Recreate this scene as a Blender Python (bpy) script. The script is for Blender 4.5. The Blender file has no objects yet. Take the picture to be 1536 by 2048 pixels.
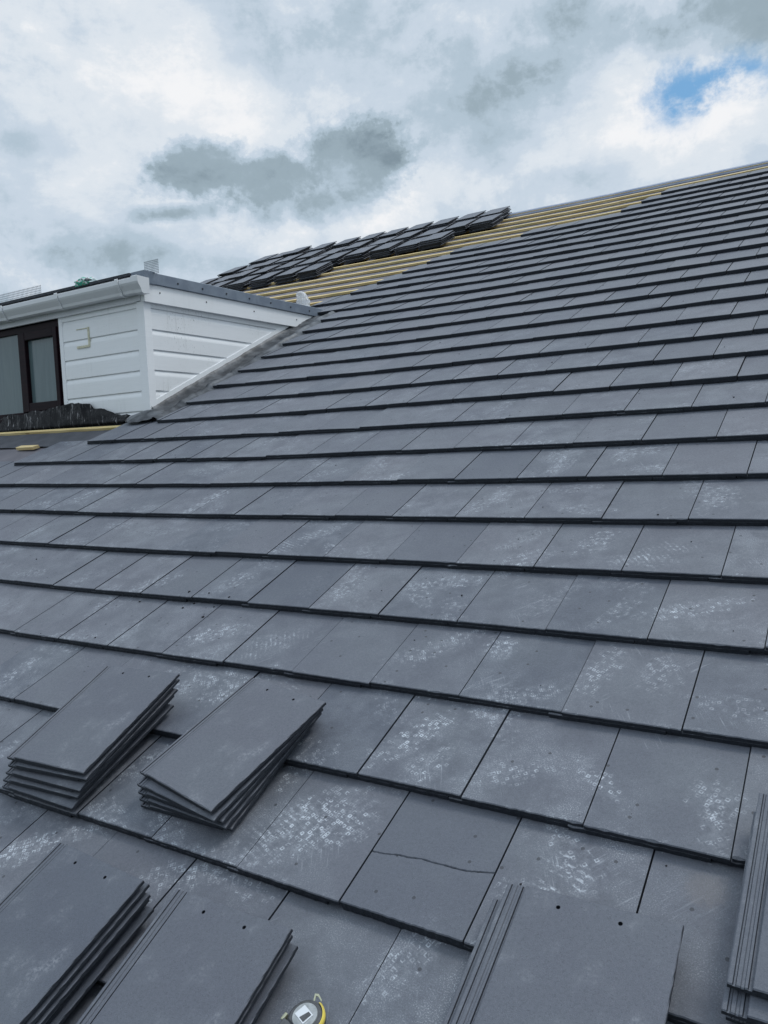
import bpy, bmesh, math, random
from mathutils import Vector, Matrix, noise

random.seed(7)
D = bpy.data
S = bpy.context.scene
COL = S.collection

# ------------------------------------------------------------------ frame of reference
AL = math.radians(24.9)          # roof pitch
H = 2.9                          # height of the roof's reference line above the ground
G = 0.32755                      # gauge between tile courses
W = 0.295                        # cover width of a tile
T = 0.027                        # butt thickness of a laid tile
VX = Vector((1, 0, 0))
VV = Vector((0, math.cos(AL), math.sin(AL)))
VN = Vector((0, -math.sin(AL), math.cos(AL)))
ROOF = Matrix(((VX.x, VV.x, VN.x, 0), (VX.y, VV.y, VN.y, 0), (VX.z, VV.z, VN.z, H), (0, 0, 0, 1)))
R3 = ROOF.to_3x3()

def roofp(u, v, n):
    return ROOF @ Vector((u, v, n))

# ------------------------------------------------------------------ camera
cr = R3 @ Vector((0.84839448, 0.46105244, -0.26011047))
cd = R3 @ Vector((0.00574621, -0.49935551, -0.86637813))
cf = R3 @ Vector((-0.52933335, 0.73353577, -0.42629976))
cp = roofp(0.96109736, -0.76211758, 1.41322875)
FPX = 1550.93
cam = D.objects.new('camera', D.cameras.new('camera'))
COL.objects.link(cam)
cam.matrix_world = Matrix(((cr.x, -cd.x, -cf.x, cp.x), (cr.y, -cd.y, -cf.y, cp.y), (cr.z, -cd.z, -cf.z, cp.z), (0, 0, 0, 1)))
cam.data.sensor_fit = 'HORIZONTAL'
cam.data.sensor_width = 36
cam.data.lens = 36 * FPX / 1536
cam.data.clip_start = 0.02
cam.data.clip_end = 5000
S.camera = cam
S.render.resolution_x, S.render.resolution_y = 768, 1024

def pixdir(x, y):
    return (cr * (x - 768) + cd * (y - 1024) + cf * FPX).normalized()

# ------------------------------------------------------------------ node helper
class NT:
    def __init__(s, tree):
        s.t = tree; s.n = tree.nodes; s.l = tree.links
    def put(s, sock, v):
        if v is None: return
        if hasattr(v, 'is_output'): s.l.new(v, sock)
        else:
            if isinstance(v, (tuple, list)) and len(v) == 3 and sock.type == 'RGBA': v = (*v, 1)
            sock.default_value = v
    def math(s, op, a, b=None, c=None, clamp=False):
        m = s.n.new('ShaderNodeMath'); m.operation = op; m.use_clamp = clamp
        s.put(m.inputs[0], a); s.put(m.inputs[1], b); s.put(m.inputs[2], c); return m.outputs[0]
    def vec(s, op, a, b=None, scale=None):
        m = s.n.new('ShaderNodeVectorMath'); m.operation = op
        s.put(m.inputs[0], a); s.put(m.inputs[1], b)
        if scale is not None: s.put(m.inputs['Scale'], scale)
        return m.outputs['Value'] if op in ('DOT_PRODUCT', 'LENGTH', 'DISTANCE') else m.outputs['Vector']
    def mix(s, f, a, b, blend='MIX'):
        m = s.n.new('ShaderNodeMix'); m.data_type = 'RGBA'; m.blend_type = blend
        s.put(m.inputs[0], f); s.put(m.inputs[6], a); s.put(m.inputs[7], b); return m.outputs[2]
    def ss(s, v, lo, hi, a=0.0, b=1.0):
        m = s.n.new('ShaderNodeMapRange'); m.interpolation_type = 'SMOOTHSTEP'
        s.put(m.inputs[0], v); s.put(m.inputs[1], lo); s.put(m.inputs[2], hi); s.put(m.inputs[3], a); s.put(m.inputs[4], b)
        return m.outputs[0]
    def noise(s, vec, scale, detail=4, rough=.55, dist=0, out=0):
        m = s.n.new('ShaderNodeTexNoise')
        s.put(m.inputs['Vector'], vec); s.put(m.inputs['Scale'], scale); s.put(m.inputs['Detail'], detail)
        s.put(m.inputs['Roughness'], rough); s.put(m.inputs['Distortion'], dist); return m.outputs[out]
    def vor(s, vec, scale, feature='F1', dim='3D', metric='EUCLIDEAN', rnd=1.0):
        m = s.n.new('ShaderNodeTexVoronoi'); m.feature = feature; m.voronoi_dimensions = dim
        if feature != 'DISTANCE_TO_EDGE': m.distance = metric
        s.put(m.inputs['Vector'], vec); s.put(m.inputs['Scale'], scale); s.put(m.inputs['Randomness'], rnd); return m.outputs
    def sep(s, v):
        m = s.n.new('ShaderNodeSeparateXYZ'); s.put(m.inputs[0], v); return m.outputs
    def comb(s, x, y, z):
        m = s.n.new('ShaderNodeCombineXYZ')
        for i, q in enumerate((x, y, z)): s.put(m.inputs[i], q)
        return m.outputs[0]
    def attr(s, name):
        m = s.n.new('ShaderNodeAttribute'); m.attribute_name = name; return m.outputs['Fac']
    def obj(s):
        return s.n.new('ShaderNodeTexCoord').outputs['Object']

# ------------------------------------------------------------------ world: broken overcast over a Nishita sky
SUN_EL, SUN_AZ = math.radians(60), math.radians(45)      # azimuth from +Y towards +X
wd = D.worlds.new('World'); S.world = wd; wd.use_nodes = True
nt = NT(wd.node_tree); nt.n.clear()
out = nt.n.new('ShaderNodeOutputWorld'); bg = nt.n.new('ShaderNodeBackground')
nt.l.new(bg.outputs[0], out.inputs[0]); bg.inputs[1].default_value = 0.1
sky = nt.n.new('ShaderNodeTexSky'); sky.sky_type = 'NISHITA'; sky.sun_disc = False
sky.sun_elevation = SUN_EL; sky.sun_rotation = SUN_AZ
dirv = nt.n.new('ShaderNodeTexCoord').outputs['Generated']
dirv = nt.vec('NORMALIZE', dirv)
dx, dy, dz = nt.sep(dirv)
den = nt.math('ADD', nt.math('MAXIMUM', dz, 0.0), 0.30)
cl = nt.comb(nt.math('DIVIDE', dx, den), nt.math('DIVIDE', dy, den), 0.0)
n_big = nt.noise(cl, 1.7, 3, .5, .35)
n_mid = nt.noise(nt.vec('ADD', cl, (7.3, 2.1, 0)), 3.6, 5, .56, .25)
n_fine = nt.noise(nt.vec('ADD', dirv, (3.3, 1.7, 4.0)), 11.0, 6, .66, .1)
n_puff = nt.noise(nt.vec('ADD', nt.vec('MULTIPLY', dirv, (1, 1, 1.6)), (9.1, 4.2, 2.2)), 6.0, 7, .66, .15)

def blob(x, y, rx, ry, edge=.45, rough=.75, nz=None, rot=0.0):
    """soft irregular region of sky around a direction; radii in degrees"""
    c = pixdir(x, y); r = c.cross(Vector((0, 0, 1))).normalized(); up = r.cross(c)
    rr = r * math.cos(rot) + up * math.sin(rot); uu = up * math.cos(rot) - r * math.sin(rot)
    a = nt.math('MULTIPLY', nt.vec('DOT_PRODUCT', dirv, tuple(rr)), 57.3 / rx)
    b = nt.math('MULTIPLY', nt.vec('DOT_PRODUCT', dirv, tuple(uu)), 57.3 / ry)
    d = nt.math('SQRT', nt.math('ADD', nt.math('MULTIPLY', a, a), nt.math('MULTIPLY', b, b)))
    d = nt.math('ADD', d, nt.math('MULTIPLY', nt.math('SUBTRACT', nz or n_fine, 0.5), rough * 2))
    front = nt.math('GREATER_THAN', nt.vec('DOT_PRODUCT', dirv, tuple(c)), 0.2)
    return nt.math('MULTIPLY', nt.ss(d, 1 + edge, 1 - edge), front)

def union(*m):
    r = m[0]
    for q in m[1:]: r = nt.math('MAXIMUM', r, q)
    return r

def ramp(v, stops):
    m = nt.n.new('ShaderNodeValToRGB'); nt.put(m.inputs[0], v); e = m.color_ramp.elements
    while len(e) < len(stops): e.new(.5)
    for q, (p, c) in zip(e, stops): q.position = p; q.color = (*c, 1)
    m.color_ramp.interpolation = 'EASE'
    return m.outputs[0]

def cent(n, k): return nt.math('MULTIPLY', nt.math('SUBTRACT', n, .5), k)
dens = nt.math('ADD', .545, nt.math('ADD', cent(n_big, .22), nt.math('ADD', cent(n_puff, .78), nt.math('ADD', cent(n_mid, .30), cent(n_fine, .60)))))
FIELDS = [  # x, y, rx, ry (degrees), edge, ragged, weight, turn
 (170, 60, 7, 4, .8, .9, .10, 0), (330, 170, 6, 4, .8, .9, .12, .4), (110, 375, 5.2, 1.3, .8, .7, .17, -.12), (60, 250, 6, 3.5, .8, .9, -.07, 0),
 (480, 90, 3.5, 2.4, .8, 1.0, -.10, 0), (700, 110, 4.5, 3.2, .8, 1.0, -.10, .3), (590, 205, 7, 2.2, .8, .9, .10, .1), (960, 235, 5.5, 3.6, .8, .9, -.13, 0),
 (880, 60, 4, 2.6, .8, .9, .10, 0), (1130, 90, 4, 3, .8, .9, -.07, 0), (1230, 260, 5.5, 2.6, .8, .9, .15, .1), (950, 355, 4, 1.3, .8, .9, .12, 0), (1200, 355, 8, 1.3, .8, .8, -.12, .12),
 (1400, 185, 5.6, 4.2, .6, .9, .17, 0), (330, 520, 8, 1.0, .8, .7, -.11, 0), (640, 450, 7, 1.6, .8, .8, .08, .1), (250, 460, 6, 1.5, .8, .8, .05, 0), (130, 510, 7, 1.3, .8, .8, -.05, 0)]
for x, y, rx, ry, ed, rg_, w_, tr_ in FIELDS:
    dens = nt.math('MULTIPLY_ADD', blob(x, y, rx, ry, ed, rg_, rot=tr_), w_, dens)
n_edge = nt.math('ADD', nt.math('MULTIPLY', n_fine, .55), nt.math('MULTIPLY', n_puff, .45))
dark = union(blob(405, 338, 3.1, 1.7, .35, 1.9, n_edge, .3), blob(705, 335, 4.1, 2.9, .35, 1.7, n_edge), blob(550, 362, 4.6, 1.7, .4, 1.9, n_edge), blob(350, 425, 2.2, .5, .7, 1.1, rot=.1), blob(640, 400, 3.6, 1.3, .8, 1.2))
dens = nt.math('MULTIPLY_ADD', blob(545, 350, 10, 5, .7, .9), .09, dens)
dens = nt.math('MULTIPLY_ADD', dark, -.38, dens)
dens = nt.math('MULTIPLY_ADD', blob(1500, 10, 5.0, 2.3, .6, .9), -.34, dens)
base = ramp(dens, [(.10, (.22, .29, .345)), (.28, (.325, .415, .48)), (.42, (.45, .555, .65)), (.55, (.575, .665, .765)), (.68, (.72, .78, .845)), (.82, (.90, .91, .93))])
base = nt.mix(nt.ss(dz, .16, .04, 0, .40), base, (0.53, 0.66, 0.76))
hole = union(blob(1372, 190, 1.9, 1.4, .8, 1.5), blob(1440, 170, 2.5, 1.2, .8, 1.6), blob(1410, 222, 1.3, .6, .8, 1.4))
hole = nt.math('MULTIPLY', hole, nt.math('MULTIPLY', nt.ss(n_fine, .60, .42), nt.ss(n_puff, .64, .46, .25, 1.0)))
# the blue is the clear sky itself
clear = nt.vec('SCALE', sky.outputs[0], scale=0.12)
clear = nt.mix(.85, clear, (0.18, 0.41, 0.70))
base = nt.mix(hole, base, clear)
# overcast sky is brightest overhead
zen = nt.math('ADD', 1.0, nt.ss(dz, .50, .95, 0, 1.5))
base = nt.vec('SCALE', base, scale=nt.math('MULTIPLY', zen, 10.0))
# below the horizon
base = nt.mix(nt.ss(dz, -.02, .0), (1.2, 1.4, 1.5), base)
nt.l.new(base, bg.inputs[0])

sun = D.objects.new('sun', D.lights.new('sun', 'SUN')); COL.objects.link(sun)
sun.data.energy = 1.5; sun.data.angle = math.radians(14); sun.data.color = (1, .96, .9)
sd = Vector((math.sin(SUN_AZ) * math.cos(SUN_EL), math.cos(SUN_AZ) * math.cos(SUN_EL), math.sin(SUN_EL)))
sun.rotation_euler = (-sd).to_track_quat('-Z', 'Y').to_euler()
sun.location = (20, 10, 30)

S.render.engine = 'CYCLES'
S.view_settings.view_transform = 'Standard'
S.view_settings.look = 'None'
S.view_settings.exposure = 0.0
S.view_settings.gamma = 1.0

# ------------------------------------------------------------------ materials
def mat(name, col=(.5, .5, .5), rough=.6, spec=.5, metal=0.0):
    m = D.materials.new(name); m.use_nodes = True
    b = m.node_tree.nodes['Principled BSDF']
    b.inputs['Base Color'].default_value = (*col, 1); b.inputs['Roughness'].default_value = rough
    b.inputs['Specular IOR Level'].default_value = spec; b.inputs['Metallic'].default_value = metal
    return m, NT(m.node_tree), b

def bump(t, b, h, strength, dist):
    m = t.n.new('ShaderNodeBump'); m.inputs['Strength'].default_value = strength; m.inputs['Distance'].default_value = dist
    t.put(m.inputs['Height'], h); t.l.new(m.outputs[0], b.inputs['Normal'])

PRINTS = [(-.061,.50,-.55,.14,.050,1.0),(.02,.40,-.5,.09,.04,.7),(-.190,.175,-.6,.15,.085,1.0),(-.27,.128,-.5,.12,.07,.55),(-.10,.19,-.5,.08,.06,.8),
 (.03,.90,-1.3,.05,.06,.7),(-.159,.871,-.75,.15,.045,.75),(.345,.852,-.2,.14,.045,.6),(.50,.857,.1,.10,.055,.45),(.376,1.43,-.9,.13,.05,.9),(-.05,1.361,-.8,.12,.06,.6),
 (.158,1.503,-.4,.12,.06,.6),(.54,1.152,-1.15,.16,.04,.85),(-.664,1.116,-.2,.12,.06,.6),(-1.052,.806,-1.2,.14,.05,.8),(-.771,.776,-.8,.15,.06,.6),
 (-.218,.812,-.9,.10,.05,.5),(.23,.44,-1.1,.13,.045,.55),(.437,.466,.9,.09,.03,.8),(.692,.473,.3,.06,.05,.8),(.70,.39,-1.4,.03,.10,.7),(.426,.209,.3,.06,.055,.95),(.43,.15,1.2,.03,.02,1.0),
 (-.953,-.12,-.85,.20,.05,1.0),(-.919,.568,-1.0,.13,.06,.7),(-2.974,1.834,-.3,.12,.06,.9),(-1.941,1.772,-.2,.18,.05,.8),(-1.11,1.423,-.5,.12,.06,.8),
 (.102,2.194,-.2,.1,.05,.6),(-.379,1.749,-.6,.12,.06,.5),(.518,1.822,-.3,.1,.05,.6),(-1.64,1.052,-.7,.16,.06,.5),(-1.2,1.132,-.4,.1,.07,.6),(-.62,.30,-1.0,.12,.05,.6),
 (-.45,-.05,-1.0,.15,.06,.6),(.86,.10,-.4,.09,.05,.5),(.20,-.28,-.4,.12,.05,.45),(.05,-.45,-.4,.12,.05,.4),(-.75,.57,-.9,.14,.06,.8),(-.60,.56,-.3,.1,.05,.6)]

def tile_material(name, laid):
    m, t, b = mat(name, rough=.55, spec=.45)
    p = t.obj()
    speck = t.noise(p, 900, 1, .6)
    fine = t.noise(p, 130, 3, .7)
    broad = t.noise(p, 3.0, 4, .55)
    tint = t.attr('tint') if laid else None
    if not laid:
        oi = t.n.new('ShaderNodeObjectInfo'); tint = oi.outputs['Random']
    a = t.mix(tint, (0.059, 0.068, 0.092), (0.096, 0.101, 0.124))
    a = t.mix(t.ss(broad, .35, .7, 0, .5), a, (0.100, 0.113, 0.132))
    a = t.mix(t.ss(fine, .35, .7, 0, .35), a, (0.062, 0.072, 0.087))
    a = t.mix(t.ss(speck, .56, .74, 0, .34), a, (0.24, 0.27, 0.30))
    a = t.mix(t.ss(t.noise(p, 420, 1, .6), .58, .72, 0, .45), a, (0.030, 0.036, 0.046))
    geo = t.n.new('ShaderNodeNewGeometry')
    if laid:
        dust = t.attr('dust')
        sx, sy, sz = t.sep(p)
        flat = t.comb(sx, sy, 0.0)
        # general dusty bloom: mostly fine grains, gathered in patches
        grain = t.noise(flat, 330, 3, .7)
        patch = t.math('MULTIPLY', t.ss(t.noise(flat, 9, 5, .65), .36, .66), t.ss(t.noise(flat, 2.1, 3, .5), .36, .62, .35, 1.0))
        total = t.math('MULTIPLY', patch, t.math('ADD', t.math('MULTIPLY', t.ss(grain, .50, .68), .50), t.math('MULTIPLY', fine, .13)))
        # boot prints scattered everywhere: one per big cell, turned at random
        def prints(scale, off, amt, gate):
            o = t.vor(t.vec('ADD', flat, off), scale, 'F1', '2D')
            loc = t.vec('SUBTRACT', t.vec('ADD', flat, off), o['Position'])
            rs, gs, bs = t.sep(o['Color'])
            rot = t.n.new('ShaderNodeVectorRotate'); rot.rotation_type = 'Z_AXIS'
            t.put(rot.inputs['Vector'], loc); t.put(rot.inputs['Angle'], t.math('MULTIPLY', rs, 5.0))
            lx, ly, lz = t.sep(rot.outputs[0])
            d = t.math('SQRT', t.math('ADD', t.math('POWER', t.math('MULTIPLY', lx, 1 / .045), 2), t.math('POWER', t.math('MULTIPLY', ly, 1 / .125), 2)))
            d = t.math('ADD', d, t.math('MULTIPLY', t.math('SUBTRACT', t.noise(flat, 22, 2, .6), .5), 1.6))
            mk = t.ss(d, 1.15, .7)
            mk = t.math('MULTIPLY', mk, t.math('GREATER_THAN', gs, gate))
            return t.math('MULTIPLY', t.math('MULTIPLY', mk, amt), t.math('ADD', .35, t.math('MULTIPLY', bs, .65))), rot.outputs[0]
        m1, l1 = prints(3.1, (5.2, 3.4, 0), .58, .25)
        m2, l2 = prints(2.6, (1.7, 8.8, 0), .55, .25)
        # tread: hollow lugs, many of them missing
        def tread(v, sc):
            o = t.vor(v, sc, 'F1', '2D', 'CHEBYCHEV', .38)
            ring = t.math('MULTIPLY', t.ss(o['Distance'], .12, .22), t.ss(o['Distance'], .42, .30))
            return t.math('MULTIPLY', ring, t.ss(t.sep(o['Color'])[0], .25, .8))
        def tread2(v, sc):
            w = t.n.new('ShaderNodeTexWave'); w.wave_type = 'BANDS'; w.bands_direction = 'Y'
            t.put(w.inputs['Vector'], v); t.put(w.inputs['Scale'], sc); t.put(w.inputs['Distortion'], 1.5); t.put(w.inputs['Detail'], 2)
            return t.ss(w.outputs['Fac'], .55, .75)
        wear1 = t.ss(t.noise(flat, 48, 4, .75), .42, .60)
        wear = t.math('MULTIPLY', t.ss(t.noise(flat, 75, 3, .75), .42, .62), t.ss(t.noise(flat, 17, 3, .6), .34, .60))
        g1 = t.math('MULTIPLY', m1, t.math('MULTIPLY', t.math('ADD', .12, tread(l1, 74)), wear1))
        g2 = t.math('MULTIPLY', m2, t.math('MULTIPLY', t.math('ADD', .12, tread(l2, 92)), wear1))
        total = t.math('ADD', total, t.math('ADD', g1, g2))
        for a_, sc_ in ((.7, 1.0), (-.5, 1.3)):
            rs_ = t.n.new('ShaderNodeVectorRotate'); rs_.rotation_type = 'Z_AXIS'
            t.put(rs_.inputs['Vector'], flat); rs_.inputs['Angle'].default_value = a_
            stre = t.noise(t.vec('MULTIPLY', rs_.outputs[0], (150 * sc_, 9 * sc_, 1)), 1.0, 3, .6)
            gate_ = t.ss(t.noise(t.vec('ADD', rs_.outputs[0], (a_ * 9, 3, 0)), 5 * sc_, 2, .5), .56, .70)
            total = t.math('MULTIPLY_ADD', t.math('MULTIPLY', t.ss(stre, .55, .72), gate_), .30, total)
        total = t.math('MULTIPLY', total, dust)
        # particular boot prints
        pn = t.math('MULTIPLY', t.math('SUBTRACT', t.noise(flat, 26, 4, .65), .5), 1.9)
        acc = {}
        for i, (u, v, ang, la, lb, st) in enumerate(PRINTS):
            mp = t.n.new('ShaderNodeMapping'); mp.vector_type = 'TEXTURE'      # moves, turns and scales into the print's own frame
            t.put(mp.inputs['Vector'], flat); mp.inputs['Location'].default_value = (u, v, 0)
            mp.inputs['Rotation'].default_value = (0, 0, ang); mp.inputs['Scale'].default_value = (lb, la, 1)
            d = t.math('ADD', t.vec('LENGTH', mp.outputs[0]), pn)
            mk = t.ss(d, 1.30, .45, 0, st * .62)
            key = min((-.35, -.95), key=lambda q: abs(q - ang)), i % 6 == 3
            acc[key] = t.math('MAXIMUM', acc[key], mk) if key in acc else mk
        for (ang, bands), mk in acc.items():
            rot = t.n.new('ShaderNodeVectorRotate'); rot.rotation_type = 'Z_AXIS'
            t.put(rot.inputs['Vector'], flat); rot.inputs['Angle'].default_value = -ang
            tr = tread2(rot.outputs[0], 19) if bands else tread(rot.outputs[0], 72)
            total = t.math('ADD', total, t.math('MULTIPLY', mk, t.math('MULTIPLY', t.math('ADD', .13, tr), t.math('ADD', wear, wear1) if not bands else wear)))
        # rubbed, chipped lower edges
        fr = t.math('FRACT', t.math('ADD', t.math('DIVIDE', sy, G), .012))
        lip = t.math('MULTIPLY', t.ss(fr, .07, .012), t.ss(t.noise(flat, 55, 4, .75), .55, .68))
        lip = t.math('MULTIPLY', lip, t.ss(t.noise(flat, 6, 2, .5), .42, .62))
        total = t.math('ADD', total, t.math('MULTIPLY', t.math('MULTIPLY', lip, .8), dust))
        total = t.math('MINIMUM', total, .85)
        a = t.mix(total, a, (0.46, 0.50, 0.55))
        # brownish ring stain
        dd = t.vec('DISTANCE', flat, (.70, .262, 0))
        dd = t.math('ADD', dd, t.math('MULTIPLY', t.math('SUBTRACT', fine, .5), .05))
        a = t.mix(t.ss(dd, .055, .02, 0, .22), a, (0.15, 0.125, 0.11))
        # dark spots of dirt
        vo = t.vor(flat, 13, 'F1', '2D')
        spots = t.math('MULTIPLY', t.math('LESS_THAN', vo['Distance'], .055), t.math('GREATER_THAN', t.sep(vo['Color'])[0], .72))
        a = t.mix(t.math('MULTIPLY', spots, .75), a, (0.02, 0.022, 0.028))
    else:
        bl = t.math('MULTIPLY', t.ss(t.noise(p, 13, 6, .65), .52, .75), t.ss(fine, .4, .62))
        a = t.mix(t.math('MULTIPLY', bl, .28), a, (0.40, 0.42, 0.46))
    # shade on the butts and edges painted in as a darker, mottled colour
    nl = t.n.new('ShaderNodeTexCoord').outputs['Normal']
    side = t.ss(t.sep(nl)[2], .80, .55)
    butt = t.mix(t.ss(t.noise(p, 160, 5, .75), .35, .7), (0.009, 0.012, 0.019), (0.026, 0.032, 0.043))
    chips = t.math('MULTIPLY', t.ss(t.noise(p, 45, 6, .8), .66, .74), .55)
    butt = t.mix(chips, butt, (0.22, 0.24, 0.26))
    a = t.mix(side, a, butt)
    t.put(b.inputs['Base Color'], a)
    t.put(b.inputs['Roughness'], t.ss(fine, .2, .8, .50, .68))
    bump(t, b, t.math('ADD', speck, fine), .45, .0018)
    return m

M_LAID = tile_material('tile_coated_concrete', True)
M_LOOSE = tile_material('tile_new_concrete', False)

def simple(name, c1, c2, scale, rough=.6, spec=.4, bstr=.2, bdist=.002, stretch=(1, 1, 1), metal=0, lo=.35, hi=.68):
    m, t, b = mat(name, rough=rough, spec=spec, metal=metal)
    p = t.vec('MULTIPLY', t.obj(), stretch)
    n = t.noise(p, scale, 6, .6, .3)
    t.put(b.inputs['Base Color'], t.mix(t.ss(n, lo, hi), c1, c2))
    if bstr: bump(t, b, n, bstr, bdist)
    return m

def white_pvc(name, c=(.78, .80, .82), streak=.35, grime=(.34, .35, .34)):
    m, t, b = mat(name, rough=.42, spec=.45)
    p = t.obj()
    st = t.noise(t.vec('MULTIPLY', p, (26, 26, 1.6)), 1.0, 5, .65)
    pat = t.noise(p, 2.2, 4, .55)
    f = t.math('MULTIPLY', t.ss(st, .50, .85), t.ss(pat, .46, .66, 0, streak * 1.6))
    grain = t.noise(t.vec('MULTIPLY', p, (3, 3, 60)), 1.5, 4, .6)
    a = t.mix(t.ss(grain, .35, .75, 0, .18), c, (.62, .65, .68))
    a = t.mix(t.ss(t.noise(p, 1.1, 4, .6), .40, .75, 0, .25), a, (.66, .67, .66))
    a = t.mix(f, a, grime)
    spots = t.math('MULTIPLY', t.ss(t.noise(t.vec('MULTIPLY', p, (1, 1, .45)), 110, 3, .7), .70 - streak * .16, .78 - streak * .14), t.ss(pat, .47, .60, 0, .85))
    a = t.mix(spots, a, (.12, .13, .13))
    t.put(b.inputs['Base Color'], a)
    bump(t, b, grain, .06, .001)
    return m

M_CLAD = white_pvc('white_pvc_cladding', (.81, .83, .85), .22)
M_TRIM = white_pvc('white_pvc_trim', (.80, .82, .84), .18)
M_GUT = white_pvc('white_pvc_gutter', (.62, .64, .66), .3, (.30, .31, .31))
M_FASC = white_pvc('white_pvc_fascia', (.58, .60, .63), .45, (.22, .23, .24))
M_GREY = simple('grey_edge_trim', (.125, .155, .20), (.17, .205, .25), 9, .45, .5, .08)
M_FELT = simple('dark_roof_felt', (.025, .03, .038), (.05, .055, .065), 40, .8, .3, .4)
M_BROWN = simple('rosewood_frame', (.006, .002, .005), (.013, .004, .007), 6, .5, .15, .06, .001, (1, 1, 12))
M_LEAD = simple('lead_sheet', (.018, .022, .028), (.095, .105, .118), 9, .5, .4, .7, .008, (1, 1, 1), .25)
M_APRON = None
M_UNDER = simple('roof_underlay_membrane', (.12, .115, .13), (.165, .155, .17), 5, .75, .3, .3, .004)
M_BATT = None
M_GROUND = simple('garden_ground', (.05, .07, .035), (.09, .09, .06), .6, .9, .2, 0)
M_SCREW = mat('screw_head', (.02, .022, .026), .5, .4)[0]
M_RIDGE = simple('ridge_membrane', (.17, .21, .30), (.26, .29, .36), 3, .6, .4, .2, .004)

def batten_material():
    m, t, b = mat('treated_softwood', rough=.7, spec=.3)
    p = t.obj()
    g = t.noise(t.vec('MULTIPLY', p, (2.5, 60, 60)), 1.0, 5, .6, .6)
    a = t.mix(t.ss(g, .3, .7), (.74, .60, .32), (.52, .38, .16))
    a = t.mix(t.ss(t.noise(p, 2.2, 3, .5), .45, .7, 0, .55), a, (.40, .35, .15))
    k = t.vor(t.vec('MULTIPLY', p, (1.2, 8, 8)), 1.5, 'F1', '3D')
    a = t.mix(t.math('MULTIPLY', t.math('LESS_THAN', k['Distance'], .09), .7), a, (.18, .09, .03))
    t.put(b.inputs['Base Color'], a); bump(t, b, g, .15, .001)
    return m
M_BATT = batten_material()

def apron_material():
    m, t, b = mat('black_crinkled_flashing', rough=.4, spec=.12)
    p = t.obj()
    px_, py_, pz_ = t.sep(p)
    w = t.noise(t.comb(t.math('MULTIPLY', t.math('ADD', px_, t.math('MULTIPLY', pz_, .35)), 75), t.math('MULTIPLY', py_, 10), t.math('MULTIPLY', pz_, 9)), 1.0, 5, .7, .6)
    f = t.math('MULTIPLY', t.ss(w, .54, .70), t.ss(t.noise(p, 7, 4, .6), .38, .60))
    a = t.mix(f, (.003, .0035, .005), (.38, .38, .39))  # glints along the creases painted in as pale streaks
    t.put(b.inputs['Base Color'], a); bump(t, b, w, .5, .006)
    return m
M_APRON = apron_material()

# ------------------------------------------------------------------ object helpers
def link(name, me, m, parent=None):
    o = D.objects.new(name, me); COL.objects.link(o)
    if m is not None and not me.materials:
        for q in (m if isinstance(m, (list, tuple)) else [m]): me.materials.append(q)
    if parent: o.parent = parent
    return o

def mesh(name, verts, faces):
    me = D.meshes.new(name); me.from_pydata([tuple(v) for v in verts], [], faces); me.update(); return me

def fromraw(name, b, m, parent=None, smooth=False):
    me = D.meshes.new(name); b.to_mesh(me); b.free()
    if smooth:
        for p in me.polygons: p.use_smooth = True
    return link(name, me, m, parent)

def empty(name, matrix, label, cat, group=None):
    o = D.objects.new(name, None); COL.objects.link(o); o.matrix_world = matrix
    o.empty_display_size = .1
    o['label'] = label; o['category'] = cat; o['kind'] = 'thing'
    if group: o['group'] = group
    return o

def tag(o, label, cat, group=None, kind=None):
    o['label'] = label
    if cat: o['category'] = cat
    if group: o['group'] = group
    o['kind'] = kind or 'thing'
    return o

def box(b, x0, x1, y0, y1, z0, z1, bev=0.0):
    t = bmesh.new()
    vs = [t.verts.new((x, y, z)) for x in (x0, x1) for y in (y0, y1) for z in (z0, z1)]
    for f in ((0, 1, 3, 2), (4, 6, 7, 5), (0, 4, 5, 1), (2, 3, 7, 6), (0, 2, 6, 4), (1, 5, 7, 3)):
        t.faces.new([vs[i] for i in f])
    if bev:
        bmesh.ops.bevel(t, geom=t.edges[:], offset=bev, segments=2, affect='EDGES', profile=.6)
    me = D.meshes.new('tmp'); t.to_mesh(me); t.free(); b.from_mesh(me); D.meshes.remove(me)

def extrude_profile(b, prof, axis_fn, t0, t1):
    """prof: list of (a,b) closed polygon; axis_fn(a,b,t)->vec"""
    n = len(prof)
    r0 = [b.verts.new(axis_fn(a, c, t0)) for a, c in prof]
    r1 = [b.verts.new(axis_fn(a, c, t1)) for a, c in prof]
    for i in range(n):
        j = (i + 1) % n
        b.faces.new((r0[i], r0[j], r1[j], r1[i]))
    b.faces.new(r0[::-1]); b.faces.new(r1)

def cyl(b, c, axis, r, h, seg=16, r2=None):
    axis = Vector(axis).normalized()
    mt = Matrix.Translation(Vector(c)) @ axis.to_track_quat('Z', 'Y').to_matrix().to_4x4()
    bmesh.ops.create_cone(b, cap_ends=True, segments=seg, radius1=r, radius2=r if r2 is None else r2, depth=h, matrix=mt)

# ------------------------------------------------------------------ ground
gb = bmesh.new()
vs = [gb.verts.new((x, y, 0)) for x, y in ((-400, -400), (400, -400), (400, 400), (-400, 400))]
gb.faces.new(vs)
tag(fromraw('ground', gb, M_GROUND), 'garden ground far below the roof', 'ground', kind='structure')

# ------------------------------------------------------------------ the roof
roof = empty('tiled_roof', ROOF, 'low pitched roof half covered with dark grey flat interlocking tiles on battens', 'roof')

def nw(u):
    """the rafters rise a little towards the dormer"""
    d = max(0.0, -u - 1.9)
    return .0145 * d * (d / (d + .25))

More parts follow.
